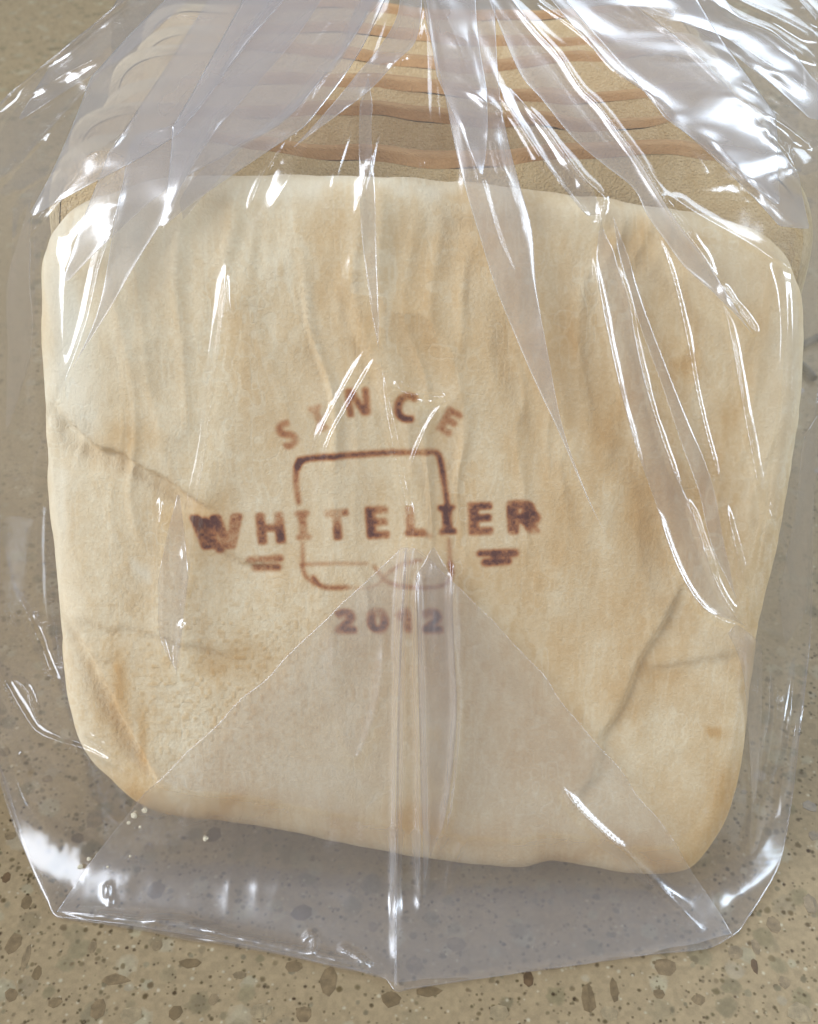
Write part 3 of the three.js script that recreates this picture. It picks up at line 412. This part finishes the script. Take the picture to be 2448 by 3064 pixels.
// the rolled edge where front and back film meet
{
  const line = smooth(bagPx.filter((_, i) => i % 2 === 0), 12), n = line.length, m = 10, pos = [], idx = [];
  for (let k = 0; k < n; k++) {
    const [u, v] = line[k], a = line[Math.max(0, k - 1)], b = line[Math.min(n - 1, k + 1)], p = put(u, v, film(u, v) - 0.0002), t = put(b[0], b[1], film(b[0], b[1])).sub(put(a[0], a[1], film(a[0], a[1]))).normalize(), s = new THREE.Vector3().crossVectors(t, N).normalize(), w = new THREE.Vector3().crossVectors(s, t);
    const wide = (u < 300 && v > 1900) ? 0.0007 : (v > 2740 && u < 1100) ? 0.0005 + 0.0009 * Math.exp(-(((u - 560) / 170) ** 2)) : 0.00018, rad = wide * (0.75 + 0.4 * vn(k * 0.12, 3));
    for (let q = 0; q < m; q++) { const c = q / m * 6.28318; pos.push(p.x + (s.x * Math.cos(c) + w.x * Math.sin(c) * 0.6) * rad, p.y + (s.y * Math.cos(c) + w.y * Math.sin(c) * 0.6) * rad, p.z + (s.z * Math.cos(c) + w.z * Math.sin(c) * 0.6) * rad); }
    if (k) for (let q = 0; q < m; q++) { const A = (k - 1) * m + q, B = (k - 1) * m + (q + 1) % m; idx.push(A, A + m, B, B, A + m, B + m); }
  }
  const g = new THREE.BufferGeometry(); g.setAttribute('position', new THREE.Float32BufferAttribute(pos, 3)); g.setIndex(idx); g.computeVertexNormals(); mesh('folded_edge', filmUV(g), filmMat, bag);
}
// pleats: film folded back on itself, a flattened tube lying on the front film
function pleat(left, right, lift = 0.0004, thick = 0.00022, taper = [0.1, 0.1], mat = filmMat) {
  const n = 90, m = 20, res = (l) => { const c = new THREE.CatmullRomCurve3(l.map(([x, y]) => new THREE.Vector3(x, y, 0)), false, 'centripetal'); return c.getSpacedPoints(n); }, A = res(left), B = res(right);
  const pos = [], idx = [];
  for (let k = 0; k <= n; k++) {
    const end = Math.min(1, k / 5 + 0.02, (n - k) / 5 + 0.02), wid = Math.min(1, 0.06 + k / n / taper[0], 0.06 + (n - k) / n / taper[1]);
    for (let q = 0; q < m; q++) {
      const a = q / m * 6.28318, cx = Math.sign(Math.cos(a)) * Math.pow(Math.abs(Math.cos(a)), 0.55), s = Math.sin(a), x = 0.5 + 0.5 * cx * wid, u = lerp(A[k].x, B[k].x, x), v = lerp(A[k].y, B[k].y, x);
      const p = put(u, v, film(u, v) + lift + thick * s * end + 0.00025 * Math.sin(x * 3.14) * vn(k * 0.12, left[0][0])); pos.push(p.x, p.y, p.z);
    }
    if (k) for (let q = 0; q < m; q++) { const a = (k - 1) * m + q, b = (k - 1) * m + (q + 1) % m; idx.push(a, a + m, b, b, a + m, b + m); }
  }
  const g = new THREE.BufferGeometry(); g.setAttribute('position', new THREE.Float32BufferAttribute(pos, 3)); g.setIndex(idx); g.computeVertexNormals();
  return mesh('pleat', filmUV(g), mat, bag);
}
pleat([[1085, 225], [1076, 330], [1074, 500], [1082, 700], [1100, 850], [1130, 1050]], [[1120, 235], [1112, 400], [1122, 560], [1128, 800], [1134, 940], [1136, 1050]]);
pleat([[1262, -60], [1275, 60], [1320, 230], [1360, 430], [1395, 570], [1440, 720], [1480, 850], [1540, 1000], [1600, 1140], [1680, 1310], [1770, 1520], [1818, 1605]], [[1480, -60], [1486, 150], [1500, 310], [1525, 440], [1560, 570], [1590, 680], [1605, 860], [1640, 1060], [1690, 1300], [1775, 1520], [1820, 1606]], 0.0004, 0.00022, [0.02, 0.1], reflectionHazeMat);
pleat([[1482, 266], [1565, 386], [1650, 514], [1721, 606], [1789, 682]], [[1500, 230], [1565, 305], [1629, 376], [1686, 455], [1750, 540], [1808, 596]], 0.0007);
pleat([[1440, -60], [1536, 177], [1565, 234], [1622, 298], [1721, 419], [1813, 497], [1899, 568], [1934, 639], [1990, 720], [2050, 800], [2140, 880], [2250, 1000]], [[1500, -60], [1600, 85], [1671, 163], [1735, 263], [1785, 312], [1835, 376], [1899, 462], [1970, 575], [2019, 653], [2112, 778], [2190, 900], [2258, 1002]], 0.0006, 0.00022, [0.02, 0.1], reflectionHazeMat);
pleat([[560, -60], [430, 60], [300, 200], [170, 350], [40, 520]], [[900, -60], [740, 130], [600, 320], [470, 470], [330, 600], [150, 760]], 0.0014, 0.0002, [0.02, 0.5], reflectionHazeMat);  // wide plies from here added only to build up the milky veil
pleat([[760, -60], [640, 160], [540, 340], [430, 520], [330, 700]], [[1180, -60], [1080, 150], [960, 320], [820, 480], [640, 650]], 0.0018, 0.0002, [0.02, 0.45], reflectionHazeMat);
pleat([[1270, -60], [1290, 120], [1320, 300], [1350, 480]], [[1420, -60], [1430, 100], [1460, 280], [1500, 420], [1530, 560]], 0.0012, 0.0002, [0.02, 0.5], reflectionHazeMat);
pleat([[1640, -60], [1760, 80], [1900, 240], [2040, 420], [2180, 620]], [[2050, -60], [2160, 120], [2260, 260], [2380, 430], [2470, 600]], 0.0016, 0.0002, [0.02, 0.4], reflectionHazeMat);
pleat([[1200, -60], [1190, 40], [1150, 120], [1060, 230], [960, 330], [860, 430]], [[1262, -60], [1262, 30], [1240, 130], [1190, 180], [1080, 300], [900, 450]], 0.0006, 0.0002, [0.02, 0.5], reflectionHazeMat);
pleat([[1900, -60], [2010, 45], [2120, 110], [2230, 190], [2330, 270], [2470, 400]], [[2130, -60], [2220, 57], [2310, 100], [2370, 150], [2430, 230], [2540, 330]], 0.0006, 0.0002, [0.02, 0.1], reflectionHazeMat);
pleat([[1600, -60], [1735, 100], [1842, 214], [1934, 280], [2010, 360], [2133, 470], [2204, 540], [2300, 640], [2400, 760]], [[1800, -60], [1877, 0], [1977, 75], [2062, 142], [2147, 227], [2211, 298], [2289, 383], [2380, 510], [2440, 600]], 0.0009, 0.00022, [0.02, 0.1], reflectionHazeMat);
pleat([[1785, 690], [1775, 740], [1800, 900], [1850, 1140], [1900, 1330], [1960, 1500], [2020, 1680], [2080, 1790], [2130, 1840], [2236, 1878]], [[1812, 625], [1840, 760], [1880, 900], [1905, 1020], [1950, 1220], [2000, 1370], [2060, 1500], [2110, 1650], [2150, 1760], [2240, 1880]]);
pleat([[1822, 640], [1860, 800], [1910, 960], [1980, 1150], [2040, 1330], [2090, 1470], [2130, 1640], [2190, 1780]], [[1850, 660], [1900, 830], [1950, 980], [2020, 1160], [2090, 1330], [2135, 1460], [2170, 1640], [2215, 1800]], 0.0006);
pleat([[1090, -60], [1000, 180], [900, 290], [760, 400], [640, 480], [560, 560], [500, 690]], [[1220, -60], [1130, 10], [1070, 100], [1000, 205], [850, 365], [720, 450], [600, 620]], 0.0005);
pleat([[660, -60], [530, 150], [425, 310], [345, 430], [245, 560], [150, 690], [60, 830]], [[1140, -60], [1075, 85], [960, 240], [850, 360], [700, 450], [540, 570], [420, 720], [330, 850]], 0.0006, 0.00022, [0.02, 0.45], reflectionHazeMat);
pleat([[840, -60], [700, 150], [600, 300], [520, 372], [405, 410], [365, 560], [320, 720], [262, 960], [210, 1100]], [[1000, -60], [880, 120], [760, 260], [640, 400], [540, 560], [460, 720], [350, 930], [225, 1100]], 0.001, 0.00022, [0.02, 0.4], reflectionHazeMat);
pleat([[476, 1480], [474, 1620], [474, 1780], [478, 1900], [502, 1965], [528, 2020]], [[592, 1480], [574, 1640], [558, 1780], [548, 1860], [542, 1930], [532, 2022]], 0.0005, 0.00022, [0.5, 0.1]);
pleat([[1240, 1640], [1247, 1800], [1252, 2000], [1258, 2300], [1268, 2560]], [[1352, 1640], [1357, 1900], [1366, 2100], [1360, 2250], [1340, 2400], [1308, 2565]], 0.0009);
pleat([[2140, 1860], [2180, 1900], [2220, 2000], [2240, 2200], [2250, 2400]], [[2270, 1880], [2280, 1960], [2280, 2100], [2272, 2300], [2260, 2420]], 0.0005);
pleat([[380, -60], [330, 30], [230, 110], [90, 225], [0, 310]], [[620, -60], [520, 40], [420, 130], [270, 250], [120, 400]], 0.0006, 0.00022, [0.02, 0.5]);
pleat([[2446, 1180], [2402, 1330], [2384, 1500], [2346, 1700], [2300, 1890]], [[2520, 1200], [2450, 1400], [2428, 1600], [2418, 1800], [2400, 1960]], 0.0006, 0.0002, [0.2, 0.2]);
pleat([[60, 640], [20, 850], [20, 1100], [-20, 1300]], [[120, 560], [90, 800], [98, 1000], [60, 1260]], 0.0006, 0.0002, [0.3, 0.3]);
// the folded bottom of the bag lies over the heel as a triangle
{
  const tri = [[1200, 1640], [1050, 1785], [900, 1930], [700, 2122], [430, 2382], [300, 2545], [168, 2730], [520, 2788], [780, 2838], [1000, 2888], [1178, 2940], [1450, 2922], [1700, 2888], [1950, 2853], [2188, 2798], [2090, 2640], [1950, 2430], [1800, 2240], [1620, 2020], [1480, 1855], [1340, 1735], [1240, 1645]];
  const f = (u, v) => polyDist(tri, u + 6 * vn(v / 70, 1) + 2 * vn(v / 18, 5), v + 5 * vn(u / 80, 2)), st = 10, u0 = 150, v0 = 1620, nu = 208, nv = 134;
  const lift = (u, v) => film(u, v) + 0.0005 + sstep(0, 160, -polyDist(tri, u, v)) * (0.0005 + 0.00025 * vn(u / 140, v / 300) + 0.00012 * ridged(u / 75 + v / 500, v / 420));
  mesh('gusset_flap', clipped(nu, nv, st, u0, v0, f, lift), reflectionHazeMat, bag);
  for (const [l, rad] of [[tri.slice(0, 7), 0.00009], [tri.slice(14).concat([tri[0]]), 0.00008]]) {
    const c = new THREE.CatmullRomCurve3(smooth(l, 14).map(([u, v]) => put(u - 6 * vn(v / 70, 1), v - 5 * vn(u / 80, 2), film(u, v) + 0.0006)));
    mesh('flap_edge', filmUV(new THREE.TubeGeometry(c, 200, rad, 8)), filmMat, bag);
  }
  const seam = new THREE.CatmullRomCurve3(smooth([[1216, 1640], [1206, 1800], [1197, 2000], [1191, 2300], [1186, 2600], [1184, 2950]], 40).map(([u, v]) => put(u, v, film(u, v) + 0.0009)));
  mesh('seam', filmUV(new THREE.TubeGeometry(seam, 300, 0.00022, 8)), filmMat, bag);
}

// ───────────────────────── small things ─────────────────────────
{
  const r = rng(12), mat = new THREE.MeshPhysicalMaterial({ color: new THREE.Color(0.6, 0.52, 0.37), roughness: 0.95 });
  const crumbLabels = ['largest pale crumb on the film at the lower left corner of the heel', 'pale crumb just to the right of the largest crumb, touching the heel corner', 'small crumb just below and left of the largest crumb', 'small crumb just below the largest crumb, under the heel corner', 'crumb on the left folded edge, upper of the pair nearest the bag corner', 'crumb on the left folded edge, lower of the pair nearest the bag corner', 'lone small crumb below the heel corner, halfway to the bottom edge of the bag', 'lone crumb farthest right, under the lower edge of the heel', 'tiniest crumb, lying between the folded edge and the heel corner'];
  [[402, 2438, 15], [434, 2424, 13], [386, 2462, 7], [420, 2474, 6], [268, 2570, 9], [240, 2594, 10], [390, 2562, 7], [616, 2508, 12], [322, 2594, 5]].forEach(([u, v, s], k) => {
    const g0 = new THREE.IcosahedronGeometry(s * 0.000054 * 0.7, 2), p = g0.attributes.position, q = new THREE.Vector3();
    for (let i = 0; i < p.count; i++) { q.fromBufferAttribute(p, i); const n = 1 + 0.5 * vn(q.x * 4000 + k * 7, q.y * 4000 + q.z * 3000); p.setXYZ(i, q.x * n, q.y * n * 0.8, q.z * n); }
    g0.computeVertexNormals();
    const m = mesh('bread_crumb' + (k ? '_' + String(k).padStart(3, '0') : ''), g0, mat, scene); m.position.copy(at(u, v, film(u, v) + 0.0007));
    m.userData = { label: crumbLabels[k], category: 'crumb', group: 'crumbs on the lower left of the bag' };
  });
  const cordLine = [[2620, 960], [2500, 985], [2440, 1014], [2396, 1034], [2330, 1056], [2340, 1070], [2396, 1090], [2420, 1112], [2436, 1132]].map(([u, v]) => onCounter(u, v, 0.0012));
  const cord = mesh('cord', new THREE.TubeGeometry(new THREE.CatmullRomCurve3(cordLine), 120, 0.0011, 10), new THREE.MeshStandardMaterial({ color: new THREE.Color(0.03, 0.03, 0.032), roughness: 0.6 }), scene);
  cord.userData = { label: 'thin dark cord on the counter behind the right edge of the heel', category: 'cord' };
}
renderer.render(scene, camera);
